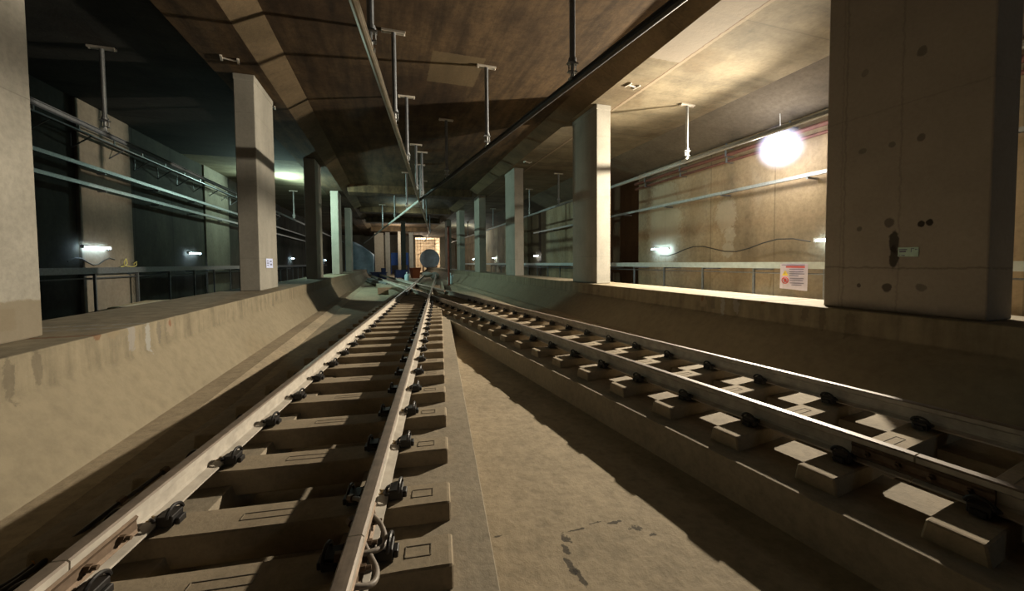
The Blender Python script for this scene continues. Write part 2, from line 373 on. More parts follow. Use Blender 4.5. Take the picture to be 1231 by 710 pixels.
# ------------------------------------------------------------------ sleepers with rail clips
def clip_proto():
    """black shoulder with a looped spring and an ochre insulator; built pointing to +x from the rail foot"""
    m = MB()
    m.box(.075, .150, -.045, .045, .006, .062)                     # cast shoulder
    m.box(.150, .172, -.030, .030, .006, .040)
    m.tube([(.078,-.052,.050),(.060,-.050,.058),(.046,-.034,.054)], .009, 6)
    loop = [(.135+.005*math.cos(t), .055*math.cos(t), .052 + .046*math.sin(t)) for t in [math.pi*k/10 for k in range(11)]]
    m.tube(loop, .010, 7)                                          # sprung loop
    m.tube([(.135,.055,.052),(.100,.062,.046),(.060,.040,.040),(.048,.0,.036),(.060,-.040,.040)], .010, 7)
    c = m.build('rail_clip', M['black'], smooth=False, bevel=.004, seg=1)
    k = MB()
    k.box(.030, .080, -.020, .020, .026, .036)
    ring = [(.018+.020*math.cos(t), -.0+.020*math.sin(t), .034) for t in [2*math.pi*i/12 for i in range(13)]]
    k.tube(ring, .007, 6)
    k.build('insulator', M['nylon'], c)
    return c
CLIP = clip_proto()
used_clip = [False]
def add_clip(parent, x, y, rz):
    c = CLIP if not used_clip[0] else copy_tree(CLIP)
    used_clip[0] = True
    c.parent = parent; c.location = (x, y, -.17); c.rotation_euler = (0,0,rz)
def sleeper_mesh(half):
    m = MB()
    t, b, zt, zb = .105, .135, -.170, -.345
    rows = []
    for x in (-half, -half+.02, -.78, -.36, .36, .78, half-.02, half):
        zz = zt if abs(x) > .5 else zt-.012
        inset = .012 if abs(abs(x)-half) < 1e-6 else 0
        bt = b if abs(x) > .45 else b-.02
        rows.append([(x, -bt, zb), (x, -t+inset*.3, zz-inset*.3), (x, t-inset*.3, zz-inset*.3), (x, bt, zb)])
    m.loft(rows)
    return m
def cast_marks(half, parent):
    z = -.168
    for x0, x1, y0, y1 in ((half-.22, half-.10, -.03, .045), (-.12, .14, -.03, .03)):
        m = MB()
        for a in ((x0,x1,y0,y0+.004),(x0,x1,y1-.004,y1),(x0,x0+.004,y0,y1),(x1-.004,x1,y0,y1)):
            zz = z if x0 > .5 else z-.012
            m.box(*a, zz-.004, zz+.0008)
        m.build('cast_mark', M['mark'], parent)
def make_sleeper(half):
    o = sleeper_mesh(half).build('concrete_sleeper', M['sleeper'], bevel=.008, seg=1)
    cast_marks(half, o)
    for g in (-G, G):
        for s in (1, -1): add_clip(o, g, random.uniform(-.008,.008), 0 if s == 1 else math.pi)
    return o
ys_L = [1.17, 1.787, 2.244] + [2.865 + .62*k for k in range(18)]
ys_R = [.49, 1.107, 1.71, 2.337] + [2.978 + .632*k for k in range(17)]
protoS = make_sleeper(.99)
placed = [0]
def place_sleeper(side, y, label, group):
    o = protoS if placed[0] == 0 else copy_tree(protoS)
    placed[0] += 1
    yc = y + .105
    o.location = (dirpt(side, 0, yc), yc, 0); o.rotation_euler = (0,0, -ANG if side == 'L' else ANG)
    tag(o, label, 'sleeper', group)
for i, y in enumerate(ys_L):
    place_sleeper('L', y, 'concrete sleeper, %s from the near end of the left track' % ORD[i], 'sleepers of the left track')
for i, y in enumerate(ys_R):
    place_sleeper('R', y, 'concrete sleeper, %s from the near end of the right track' % ORD[i], 'sleepers of the right track')
for i in range(16):
    y = 13.9 + .66*i
    xa = min(dirpt('L', -.96, y), dirpt('R', -.96, y)); xb = max(dirpt('L', .96, y), dirpt('R', .96, y))
    h = (xb-xa)/2
    m = MB(); m.loft([[(x,-.135,-.345),(x,-.105,-.172),(x,.105,-.172),(x,.135,-.345)] for x in (-h,h)])
    o = m.build('crossing_bearer', M['sleeper'], None, ((xa+xb)/2, y, 0), 0, bevel=.008, seg=1)
    tag(o, 'long dark bearer under the rail crossing, %s from its near end' % ORD[i], 'sleeper', 'bearers under the crossing')

# guard rails inside the diamond crossing
for side, off, lab in (('L',-.44,'dark guard rail inside the crossing, beside the left track\'s left rail'),('R',.44,'dark guard rail inside the crossing, beside the right track\'s far rail')):
    o = rail(side, off, 16.5, 23.5, lab); o.name = 'guard_rail'; o['category'] = 'rail'; o['group'] = 'guard rails'
    o.data.materials[0] = M['rail_rust']

# ------------------------------------------------------------------ bonding cables at the rail joints
def cable(pts, r, mat, label, group, n=8, lugs=True):
    P = [Vector(p) for p in pts]; out = []
    for i in range(len(P)-1):
        p0, p1, p2, p3 = P[max(i-1,0)], P[i], P[i+1], P[min(i+2,len(P)-1)]
        for k in range(6):
            t = k/6
            out.append(.5*((2*p1)+(p2-p0)*t+(2*p0-5*p1+4*p2-p3)*t*t+(3*p1-p0-3*p2+p3)*t**3))
    out.append(P[-1])
    m = MB(); m.tube(out, r, n)
    o = m.build('bonding_cable', mat, smooth=True)
    if lugs:
        for e, q in ((out[0], out[1]), (out[-1], out[-2])):
            l = MB(); d = (e-q).normalized(); l.tube([e-d*.012, e+d*.022], r*1.7, 6); l.build('cable_lug', M['rail_rust'], o)
    return tag(o, label, 'cable', group)
cable([(-.22,2.16,-.07),(-.17,2.10,-.055),(-.12,2.0,-.07),(-.065,1.90,-.08),(-.05,1.80,-.10),(-.11,1.745,-.085),(-.23,1.74,-.07)], .012, M['grey_cable'], 'grey cable looping out from the near rail joint, upper of two', 'cables at the near rail joint')
cable([(-.20,1.94,-.06),(-.17,1.87,-.065),(-.12,1.76,-.09),(-.08,1.66,-.11),(-.10,1.58,-.10),(-.20,1.57,-.07)], .013, M['grey_cable'], 'grey cable curling low beside the near rail joint, lower of two', 'cables at the near rail joint')
cable([(-1.40,2.95,-.13),(-1.47,2.76,-.16),(-1.54,2.58,-.19),(-1.61,2.44,-.215),(-1.64,2.33,-.235),(-1.70,2.24,-.25),(-1.85,2.12,-.252),(-2.0,2.0,-.252)], .013, M['cable'], 'black cable running from the leftmost rail to the frame edge, upper of two', 'cables beside the leftmost rail')
c2 = cable([(-1.44,2.62,-.12),(-1.52,2.47,-.17),(-1.58,2.36,-.21),(-1.66,2.22,-.245),(-1.78,2.1,-.252),(-1.95,1.9,-.252)], .013, M['cable'], 'black cable running from the leftmost rail to the frame edge, lower of two', 'cables beside the leftmost rail')
m = MB(); m.tube([(-1.585,2.44,-.20),(-1.64,2.36,-.222)], .02, 8); m.build('copper_sleeve', M['copper'], c2)

# ------------------------------------------------------------------ overhead conductor rails and their hangers
CP = [(-.012,0),(-.045,.018),(-.045,.034),(-.016,.03),(-.012,.09),(-.045,.1),(-.045,.11),(.045,.11),(.045,.1),(.012,.09),(.016,.03),(.045,.034),(.045,.018),(.012,0)]
def conductor(pts, mat, label):
    m = MB(); P = [Vector(p) for p in pts]; rings = []
    for i, p in enumerate(P):
        t = (P[min(i+1,len(P)-1)]-P[max(i-1,0)]); t.z = 0; t.normalize(); u = Vector((t.y,-t.x,0))
        rings.append([p + u*x + Vector((0,0,z)) for x, z in CP])
    m.loft(rings)
    o = m.build('overhead_conductor_rail', mat); return tag(o, label, 'conductor rail', 'overhead conductor rails')
ZC = 4.22
conductor([(dirpt('L',0,y),y,ZC) for y in (-2,20,40)] + [(4.2,46,ZC),(4.75,56,ZC)], M['conductor'], 'overhead conductor rail above the left track, catching lamp light')
conductor([(dirpt('R',0,y),y,ZC-.02) for y in (-2,10,19.4)], M['conductor_dark'], 'dark overhead conductor rail above the right track, running in from the top edge')
conductor([(dirpt('R',0,y),y,ZC-.02) for y in (19.42,26,45,62)], M['pale_conductor'], 'pale overhead conductor rail slanting off to the left beyond the hanger cluster')
conductor([(9.05,y,4.3) for y in (-2,20,60)], M['galv'], 'overhead conductor rail of the right bay, near the work lamp')
conductor([(-6.35,y,4.22) for y in (4,30,60)], M['galv_dark'], 'overhead conductor rail of the dark left bay, seen between columns')

def hanger(x, y, zt, zb, label, tubemat, r=.05, rz=0, kids=True):
    t = empty('conductor_hanger', (x, y, zt), rz)
    m = MB(); m.box(-.26, .26, -.06, .06, -.05, 0)
    for s in (-.23, .23): m.tube([(s,0,-.05),(s,0,-.075)], .022, 6)
    m.build('ceiling_plate', M['plate'], t, bevel=.006)
    d = zt - zb
    m = MB(); m.tube([(0,0,-.04),(0,0,-d+.42)], r, 12); m.tube([(0,0,-d+.46),(0,0,-d+.40)], r*1.35, 12)
    m.build('drop_tube', tubemat, t, smooth=False)
    m = MB()
    m.box(-.09,.09,-.05,.05,-d+.36,-d+.385)
    for s in (-.065,.065):
        m.tube([(s,0,-d+.44),(s,0,-d+.22)], .011, 8); m.tube([(s,0,-d+.40),(s,0,-d+.38)], .02, 6)
    m.box(-.08,.08,-.045,.045,-d+.22,-d+.24)
    m.tube([(0,0,-d+.37),(0,0,-d+.14)], .03, 10)
    ring = [(.0, .06*math.cos(a), -d+.16+.06*math.sin(a)) for a in [2*math.pi*k/12 for k in range(13)]]
    m.tube(ring, .012, 6)
    m.box(-.06,.06,-.05,.05,-d+.095,-d+.125)
    m.build('clamp', M['galv'], t)
    return tag(t, label, 'hanger', 'hangers of the overhead conductor rails')
ZT = 6.43
for y, lab in ((6.1,'thick hanger tube at the top of the frame beside the left track\'s overhead rail'),
               (9.2,'hanger with a dark tube and ceiling plate, second along the left track\'s overhead rail'),
               (12.6,'dim hanger on a shadowed ceiling, third along the left track\'s overhead rail'),
               (17.5,'hanger in the middle cluster, fourth along the left track\'s overhead rail'),
               (21.0,'hanger in the middle cluster, fifth along the left track\'s overhead rail'),
               (25.0,'hanger in the middle cluster, sixth along the left track\'s overhead rail'),
               (30.5,'hanger past the middle cluster, seventh along the left track\'s overhead rail'),
               (41.0,'distant hanger, last along the left track\'s overhead rail')):
    hanger(dirpt('L',.0,y), y, ZT if y != 33.5 else 6, ZC, lab, M['galv_dark'], .05)
for y, lab in ((6.03,'thick hanger tube at the top of the frame over the right track'),
               (10.1,'hanger on a pale ceiling patch, second along the right track\'s overhead rail'),
               (14.2,'hanger in shadow, third along the right track\'s overhead rail'),
               (18.6,'hanger near where the overhead rails cross, fourth over the right track'),
               (23.0,'hanger beyond where the overhead rails cross, fifth over the right track'),
               (28.0,'thin pale hanger over the blue-lit rail end, sixth over the right track'),
               (36.0,'distant hanger over the pale rail end, seventh over the right track')):
    hanger(dirpt('R',.0,y), y, ZT, ZC-.02, lab, M['galv_dark'], .05)
for y, lab in ((10.0,'bright hanger in the right bay beside the glowing work lamp'),(19.7,'hanger in the right bay seen between the second and third columns, nearer of two'),
               (24.4,'hanger in the right bay seen between the second and third columns, farther of two'),(34.0,'small hanger in the right bay seen past the third column'),(46.0,'tiny hanger in the right bay seen past the fourth column')):
    hanger(9.05, y, 6.14, 4.3, lab, M['galv'], .045)
for y, lab in ((11.6,'thin hanger in the dark left bay seen beside the nearest column'),(30.1,'pale hanger in the left bay just before the dark-faced column'),(37.0,'small hanger in the left bay beyond the dark-faced column')):
    hanger(-6.35, y, 6.3, 4.22, lab, M['galv'], .045)

# anchor frames left on the ceiling
def anchor(x, y, z, rz, label):
    m = MB(); m.box(-.17,.17,-.02,.02,-.03,0); m.box(-.19,-.14,-.13,.13,-.035,.002); m.box(.14,.19,-.13,.13,-.035,.002)
    return tag(m.build('ceiling_anchor', M['plate'], None, (x,y,z), rz, bevel=.004, seg=1), label, 'bracket', 'steel anchors on the ceiling')
anchor(-3.6, 11.0, 6.14, .25, 'small H-shaped steel anchor on the ceiling above the notice-bearing left column')
anchor(6.6, 9.4, 6.14, .2, 'small H-shaped steel anchor on the pale ceiling above the brightly lit column')
anchor(6.55, 17.9, 6.14, .2, 'small H-shaped steel anchor on the ceiling by the brown-fronted column')
anchor(-3.55, 13.9, 6.14, .2, 'small H-shaped steel anchor on the dark ceiling behind the notice-bearing left column')

# ------------------------------------------------------------------ wall rails, trays, pipes
def wall_rail(x, z, y0, y1, h, d, mat, label, name='wall_rail', step=3.0, sgn=1, cat='cable rail', wallx=None):
    m = MB(); m.box(x-d, x+d, y0, y1, z-h/2, z+h/2); m.box(x-d*1.25, x+d*1.25, y0, y1, z+h/2-.008, z+h/2); m.box(x-d*1.25, x+d*1.25, y0, y1, z-h/2, z-h/2+.008)
    o = m.build(name, mat); tag(o, label, cat)
    y = y0+1
    while y < min(y1, 40):
        b = MB(); xa, xb = sorted((x, wallx)); b.box(xa, xb, y-.03, y+.03, z-h/2-.05, z-h/2); b.build('bracket', M['galv_dark'], o); y += step
    return o
wall_rail(11.5, 3.63, -2, 30, .10, .03, M['galv'], 'pale steel rail high on the right wall, passing under the work lamp', wallx=11.925)
def tray(x, y0, y1, z, mat, label, wallx, post=True, zfl=-.6):
    m = MB(); m.box(x-.10, x+.10, y0, y1, z-.19, z-.18); m.box(x-.105, x-.095, y0, y1, z-.19, z); m.box(x+.095, x+.105, y0, y1, z-.19, z)
    m.box(x-.11, x-.09, y0, y1, z-.012, z)
    o = m.build('cable_tray', mat); tag(o, label, 'cable tray')
    y = y0+.8
    while y < min(y1, 45):
        b = MB(); b.box(x-.03, x+.03, y-.03, y+.03, zfl, z-.19); xa, xb = sorted((x, wallx)); b.box(xa, xb, y-.025, y+.025, z-.25, z-.19); b.build('tray_post', M['galv_dark'], o); y += 2.1
    b = MB(); b.tube([(x-.06, y0, z-.33),(x-.06, min(y1,40), z-.33)], .022, 6); b.build('conduit', M['galv_dark'], o)
    return o
tray(11.1, -2, 60, 1.13, M['tray'], 'long galvanised cable tray at eye height along the right wall', 11.925)
tray(-8.75, 6, 60, 1.13, M['galv_dark'], 'long dull cable tray at eye height along the left wall', -9.075, zfl=-.75)
wall_rail(-8.8, 4.25, 6, 48, .11, .03, M['galv'], 'upper of two parallel steel rails along the left wall', wallx=-9.075)
wall_rail(-8.8, 3.68, 6, 48, .11, .03, M['galv'], 'lower of two parallel steel rails along the left wall', wallx=-9.075)
for (z, r, w) in ((5.28,.055,'topmost'),(5.02,.07,'middle'),(4.78,.05,'lowest')):
    m = MB(); m.tube([(11.78-r, -2, z),(11.78-r, 16.4, z)], r, 10)
    o = m.build('service_pipe', M['red_pipe']); tag(o, 'dark red service pipe high on the right wall, %s of three' % w, 'pipe', 'red pipes on the right wall')
    y = 4.
    while y < 16:
        b = MB(); b.box(11.68-2*r, 11.97, y-.02, y+.02, z-r-.02, z-r); b.box(11.70-2*r, 11.70-2*r+.05, y-.02,y+.02, z-r, z+r+.06); b.build('pipe_bracket', M['galv_dark'], o); y += 2.3
# cable ladder in the left bay
m = MB()
for z in (5.15, 5.42): m.box(-8.62,-8.58,5,36,z-.02,z+.02)
lad = tag(m.build('cable_ladder', M['galv_dark']), 'ladder-like cable rack high on the left wall', 'cable rack')
y = 5.6
while y < 36:
    b = MB(); b.box(-8.615,-8.585,y-.02,y+.02,5.15,5.42); b.build('rung', M['galv'], lad)
    b = MB(); b.tube([(-9.1,y+.5,4.75),(-8.6,y+.5,5.13)], .02, 6); b.tube([(-9.1,y+.5,4.78),(-9.1,y+.5,5.2)], .02, 6); b.build('wall_bracket', M['galv_dark'], lad); y += 1.5
for k in range(3):
    b = MB(); b.tube([(-8.72-.05*k, yy, 5.2+.02*math.sin(yy*1.3+k)) for yy in range(5, 37)], .022, 6); b.build('cable_run', M['cable'], lad)

# ------------------------------------------------------------------ lights
def tube_light(x, y, z, L, label, face):
    t = empty('tube_light', (x, y, z))
    m = MB(); m.box(-.03, .03, -L/2, L/2, .03, .075) ; m.box(-.035,.035,-L/2-.01,-L/2+.05,-.035,.075); m.box(-.035,.035,L/2-.05,L/2+.01,-.035,.075)
    m.build('housing', M['white'], t)
    m = MB(); m.tube([(0,-L/2+.05,0),(0,L/2-.05,0)], .030, 10); m.build('lamp_tube', M['tubeglow'], t)
    m = MB(); m.box(*sorted((0, -face*.225)), -.02, .02, .04, .06); m.build('bracket', M['galv_dark'], t)
    return tag(t, label, 'tube light', 'fluorescent tubes on the walls')
tube_light(-8.92, 15.65, 1.76, 1.25, 'glowing white tube light on the left wall seen just past the nearest column', 1)
tube_light(-8.95, 22.1, 1.74, 1.25, 'glowing tube light on the left wall just before the notice-bearing column', 1)
tube_light(-8.95, 41.3, 1.74, 1.25, 'small glowing tube light in the left bay before the dark-faced column', 1)
tube_light(-8.95, 60.5, 1.74, 1.25, 'distant glowing tube light in the left bay beside the green-lit column', 1)
tube_light(11.72, 7.3, 1.74, 1.2, 'glowing tube light on the right wall partly hidden by the stained column', -1)
tube_light(11.72, 14.55, 1.74, 1.2, 'glowing tube light on the right wall beside the brightly lit column', -1)
tube_light(12.17, 31.2, 1.74, 1.2, 'glowing tube light in the dark alcove right of the brown-fronted column', -1)
tube_light(11.72, 43.8, 1.74, 1.2, 'glowing tube light seen between the third and fourth right columns', -1)
tube_light(11.72, 55.5, 1.74, 1.2, 'small glowing tube light seen between the fourth and fifth right columns', -1)
tube_light(11.72, 68.0, 1.74, 1.2, 'tiny glowing tube light beyond the fifth right column', -1)
# cable under the left tube, and a yellow lead
m = MB(); m.tube([(-9.0+.0*t, 14.6+.25*t, 1.32+.12*math.sin(t*1.1)) for t in range(9)], .018, 6); tag(m.build('lamp_cable', M['cable']), 'black cable sagging under the tube light near the leftmost column', 'cable')
m = MB(); m.tube([(-8.90+.03*math.sin(t*1.3), 16.7+.055*t+.22*math.sin(t*.62), 1.14+.17*(1-math.cos(t*.62))*(1-.03*t)) for t in range(19)], .016, 6); tag(m.build('yellow_lead', M['yellow_cable']), 'yellow lead looped on the left cable tray beside a tube light', 'cable')
m = MB(); m.tube([(11.7, 8+.5*t, 1.72+.16*math.sin(t*.9)-.012*t) for t in range(14)], .02, 6); tag(m.build('lamp_cable', M['cable']), 'dark cable drooping along the brown right wall above the tray', 'cable')

def point(name, loc, watts, col, r):
    l = bpy.data.lights.new(name, 'POINT'); l.energy = watts; l.color = col; l.shadow_soft_size = r
    o = bpy.data.objects.new(name, l); COL.objects.link(o); o.location = loc; return o
LX, LY, LZ = 11.2, 8.58, 4.55
wl = empty('work_lamp', (LX, LY, LZ))
T = NT('glowing_globe_glass')
em = T.n.new('ShaderNodeEmission'); em.inputs[0].default_value = (.92,.93,1,1); em.inputs[1].default_value = 9.0
tr = T.n.new('ShaderNodeBsdfTransparent'); mx = T.n.new('ShaderNodeMixShader'); mx.inputs[0].default_value = .35
T.link(tr.outputs[0], mx.inputs[1]); T.link(em.outputs[0], mx.inputs[2]); T.link(mx.outputs[0], T.n['Material Output'].inputs['Surface'])
m = MB(); m.sphere((0,0,0), .45, 32, 18); m.build('globe', T.m, wl, smooth=True)  # added glowing ball imitating the glare disc of a small lamp
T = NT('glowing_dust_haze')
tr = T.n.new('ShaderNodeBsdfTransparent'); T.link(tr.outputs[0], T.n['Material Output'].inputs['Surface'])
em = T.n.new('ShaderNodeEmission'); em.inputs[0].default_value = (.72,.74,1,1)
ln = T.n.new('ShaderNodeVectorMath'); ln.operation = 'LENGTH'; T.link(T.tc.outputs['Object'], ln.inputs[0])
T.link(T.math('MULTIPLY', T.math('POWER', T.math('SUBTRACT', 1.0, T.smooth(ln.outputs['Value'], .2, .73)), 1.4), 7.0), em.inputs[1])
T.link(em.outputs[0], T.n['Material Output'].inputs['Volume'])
m = MB(); m.sphere((0,0,0), .74, 32, 18); m.build('dust_haze', T.m, wl, smooth=True)  # emissive volume painting the soft lens glare around the lamp
m = MB(); m.tube([(0,0,.42),(0,0,.54)], .07, 12); m.build('cap', M['white'], wl)
m = MB(); m.tube([(0,0,.5),(.0,.02,1.02)], .012, 6); m.build('hanging_wire', M['white'], wl)
tag(wl, 'dazzling round work lamp hung by the right wall', 'lamp')
def spot(name, loc, aim, watts, col, r, deg, blend):
    l = bpy.data.lights.new(name, 'SPOT'); l.energy = watts; l.color = col; l.shadow_soft_size = r
    l.spot_size = math.radians(deg); l.spot_blend = blend
    o = bpy.data.objects.new(name, l); COL.objects.link(o); o.location = loc
    o.rotation_euler = Vector(aim).to_track_quat('-Z', 'Y').to_euler(); return o
spot('work_lamp_light', (LX, LY, LZ), (-1,.02,-.56), 20500, (1,.88,.69), .10, 152, 1.0)
point('work_lamp_spill', (LX-.85, LY, LZ-.5), 190, (1,.93,.83), .15)  # extra point light added away from the lamp to brighten the right wall
# floodlight near the ceiling of the left bay, behind the second column
fl = empty('flood_light', (-6.75, 25.4, 5.75))
m = MB(); m.box(-.22,.22,-.08,.08,-.16,.16); m.build('housing', M['black'], fl, bevel=.02)
m = MB(); m.tube([(0,0,.14),(0,0,.55)], .02, 8); m.build('stem', M['galv_dark'], fl)
m = MB(); m.box(-.19,.19,-.10,-.085,-.13,.13); m.build('lens', glow('flood_lens_glass', (.78,1,.92), 30), fl)
tag(fl, 'bright green-white floodlight under the left bay ceiling behind the dark-faced column', 'floodlight')
spot('flood_light_beam', (-6.5, 25.2, 5.62), (1,.15,-.22), 3000, (.66,1,.86), .12, 168, 1.0)
point('flood_light_spill', (-6.5, 25.1, 5.55), 420, (.66,1,.86), .12)
point('behind_camera_light', (8.2, -8.2, 4.6), 110, (.78,.92,1), .3)  # unseen fill added to lift the near right column
point('mid_hall_light', (1.4, 36.0, 5.6), 260, (.72,1,.88), .3)
point('portal_light', (6.0, 77.0, 4.6), 2200, (1,.80,.58), .3)
point('far_bay_light', (9.5, 50.0, 4.5), 450, (.9,1,.95), .3)
point('far_end_light', (1.2, 54.5, 4.9), 700, (1,.92,.78), .2)  # unseen light added to brighten the far partition and bulkhead

# ------------------------------------------------------------------ notices
def sheet(name, w, h, mat, loc, rot, curl=.02):
    m = MB(); nx, nz = 8, 8
    V = [[m.bm.verts.new((w*(i/nx-.5), -curl*math.sin(3*math.pi*i/nx)*(1-j/nz) - curl*.8*(1-j/nz)**2, h*(j/nz-.5) - (.05*h*(i/nx) if j == 0 else 0))) for i in range(nx+1)] for j in range(nz+1)]
    for j in range(nz):
        for i in range(nx): m.bm.faces.new((V[j][i],V[j][i+1],V[j+1][i+1],V[j+1][i]))
    o = m.build(name, mat, None, loc); o.rotation_euler = rot
    s = o.modifiers.new('thick', 'SOLIDIFY'); s.thickness = .004; s.offset = 1
    return o
ban = sheet('safety_banner', .78, .72, M['paper'], (10.985, 7.95, .72), (0,0,-math.pi/2), .015)
tag(ban, 'white printed safety banner hanging from the right cable tray', 'banner')
def inkbar(parent, x0, x1, z, h, mat, y=-.035): 
    m = MB(); m.box(x0, x1, y, y+.003, z-h/2, z+h/2); return m.build('printed_line', mat, parent)
inkbar(ban, -.20, .33, .27, .05, M['red_ink']); inkbar(ban, -.33, .33, .325, .018, M['ink'])
for k, (a, b, z) in enumerate(((-.1,.3,.205),(-.1,.30,.135),(-.1,.32,.075),(-.1,.16,.02),(-.08,.3,-.055),(-.08,.28,-.115),(-.08,.31,-.19),(-.03,.25,-.245))):
    inkbar(ban, a, b, z, .022, M['ink'])
m = MB(); a = [m.bm.verts.new(p) for p in ((-.31,-.036,.02),(-.13,-.036,.02),(-.22,-.036,.17))]; m.bm.faces.new(a)
wg = m.build('warning_triangle', M['yellow_ink'], ban); inkbar(wg, -.226, -.214, .085, .06, M['ink'], -.039)
m = MB(); m.tube([(-.22+.09*math.cos(t), -.037, -.12+.09*math.sin(t)) for t in [2*math.pi*k/20 for k in range(21)]], .012, 6); pr = m.build('prohibition_ring', M['red_ink'], ban)
m = MB(); m.tube([(-.28,-.037,-.06),(-.16,-.037,-.18)], .010, 6); m.sphere((-.22,-.036,-.12),(.04,.004,.055), 12, 8); m.build('prohibition_mark', M['red_ink'], pr)
n1 = sheet('paper_notice', .20, .115, M['green_paper'], (6.255, 3.09, 1.275), (0,0,-math.pi/2), .003)
tag(n1, 'small torn green-white notice pasted on the stained near column', 'notice')
for a, b, z, h in ((-.09,-.01,.03,.012),(-.085,-.02,.005,.02),(-.09,-.03,-.045,.014),(.03,.035,.02,.05),(.03,.06,.04,.008),(.07,.08,.028,.012),(.085,.09,.028,.012)): inkbar(n1, a, b, z, h, M['ink'], -.008)
n2 = sheet('paper_notice', .62, .26, M['blue_paper'], (-3.31, 12.56, 1.22), (0,0,math.pi/2), .003)
tag(n2, 'small white and blue notice on the lit flank of the second left column', 'notice')
for a, b, z, h in ((-.26,-.1,.06,.03),(-.26,-.05,.0,.03),(-.24,-.1,-.06,.03),(.02,.2,.05,.04),(.05,.22,-.04,.05)): inkbar(n2, a, b, z, h, M['ink'], -.008)

# ------------------------------------------------------------------ things in the left bay by the wall
def plank(x, y, z, l, w, h, rz, mat, label, name='timber_plank', group='boards stacked in the left bay'):
    m = MB(); m.box(-w/2,w/2,-l/2,l/2,0,h)
    return tag(m.build(name, mat, None, (x,y,z), rz, bevel=.01), label, 'board', group)
for i, (dx, z, lab) in enumerate(((0,-.75,'lowest board'),(.06,-.53,'middle board'),(-.05,-.31,'top board'))):
    plank(-8.0+dx, 15.6+.25*i, z, 2.6, .7, .22, .06*i, M['timber'], '%s of the pale stack at the foot of the left wall' % lab)
m = MB(); m.box(-.14,.14,-.16,.16,0,.20); tag(m.build('concrete_block', M['ledge'], None, (-4.0,5.6,.484), .1, bevel=.02), 'squarish concrete block on the left kerb beside the nearest column', 'block')

# ------------------------------------------------------------------ clutter near the crossing and the far end
def pipe_pile():
    xs = [(-1.25,-.43),(-1.02,-.43),(-.79,-.43),(-1.14,-.25),(-.91,-.25)]
    for i, (x, z) in enumerate(xs):
        m = MB(); rr = .095
        m.tube([(x-.9, 38, z+rr*.2),(x+.9, 27.5, z+rr*.2)], rr, 10)
        tag(m.build('steel_pipe', M['galv'], smooth=False), 'long pale steel pipe lying beside the crossing, %s of the pile from the kerb' % ORD[i], 'pipe', 'pipes piled beside the crossing')
pipe_pile()
for r in range(2):
    for k in range(5):
        m = MB(); m.loft([[(x,-.12,0),(x,-.1,.19),(x,.1,.19),(x,.12,0)] for x in (-.55,.55)])
        o = m.build('spare_sleeper', M['sleeper'], None, (-.15+.08*k, 22.6+.27*k+.03*r, -.57+.02+.2*r), -.05, bevel=.008, seg=1)
        tag(o, 'spare sleeper, %s layer of the stack by the crossing, %s from front' % (('bottom','top')[r], ORD[k]), 'sleeper', 'spare sleepers stacked beside the crossing')
def jug(x, y, z, s, mat, label):
    m = MB(); pr = [(.0,0),(.16,0),(.17,.03),(.17,.40),(.13,.5),(.05,.56),(.05,.64),(.0,.64)]
    m.loft([[(r*s*math.cos(a), r*s*math.sin(a), zz*s) for a in [2*math.pi*k/14 for k in range(14)]] for r, zz in [(max(r,.001),zz) for r,zz in pr]])
    o = m.build('water_jug', mat, None, (x,y,z), smooth=True)
    m = MB(); m.tube([(.1*s,0,.5*s),(.17*s,0,.56*s),(.16*s,0,.42*s)], .018*s, 6); m.build('handle', mat, o)
    m = MB(); m.tube([(0,0,.63*s),(0,0,.69*s)], .06*s, 10); m.build('cap', M['white'], o)
    return tag(o, label, 'jug', 'plastic jugs near the crossing')
jug(1.24, 31.9, -.27, 1.1, M['jug'], 'pale plastic jug standing left of the orange bin')
jug(4.75, 32.0, -.57, 1.35, M['jug'], 'pale blue plastic jug beside the thin dark red post')
m = MB(); m.loft([[(s*w, t*w, z) for s,t in ((-1,-1),(1,-1),(1,1),(-1,1))] for w, z in ((.32,0),(.42,.95),(.46,.95),(.46,1.02),(.40,1.02),(.30,.06))])
tag(m.build('waste_bin', M['orange'], None, (2.3,38.6,-.27), .3, bevel=.03), 'orange bin standing between the far rails', 'bin')
m = MB(); m.box(-.55,.55,-.4,.4,0,.8); m.box(-.58,.58,-.43,.43,.72,.8); m.box(-.58,.58,-.43,.43,.3,.36)
tag(m.build('plastic_crate', M['navy'], None, (1.0,40.5,-.27), .2, bevel=.02), 'dark navy crate left of the orange bin', 'crate')
m = MB(); m.tube([(0,0,0),(0,0,4.6)], .09, 10); m.box(-.2,.2,-.2,.2,0,.03); m.box(-.15,.15,-.15,.15,4.57,4.6)
tag(m.build('steel_post', M['rust_post'], None, (4.35,30.0,-.57)), 'thin dark red post standing right of the crossing rails', 'post')
m = MB(); m.box(-.24,.24,-.24,.24,0,6.6); m.box(-.3,.3,-.3,.3,6.45,6.6)
tag(m.build('temporary_post', M['dark_floor'], None, (1.46,45.5,-.57), 0, bevel=.02), 'dark temporary post in front of the blue hoarding', 'post')
m = MB(); m.box(-.2,.2,-.3,.3,0,6.4)
tag(m.build('concrete_post', M['end'], None, (1.28,58,-.57), 0, bevel=.02), 'pale concrete post just left of the dark temporary post', 'post')
m = MB(); m.box(-.3,.3,-.3,.3,0,6.4)
tag(m.build('concrete_post', M['column'], None, (3.05,60,-.57), 0, bevel=.02), 'grey post between the blue hoarding and the lit portal', 'post')
m = MB(); m.box(-.65,.65,-.2,.2,0,6.3)
tag(m.build('partition_wall', M['end'], None, (-1.55,60,-.57), 0, bevel=.02), 'wide cream partition standing right of the blue-grey sheet', 'partition')
m = MB(); m.box(-.33,.33,-.3,.3,0,6.4)
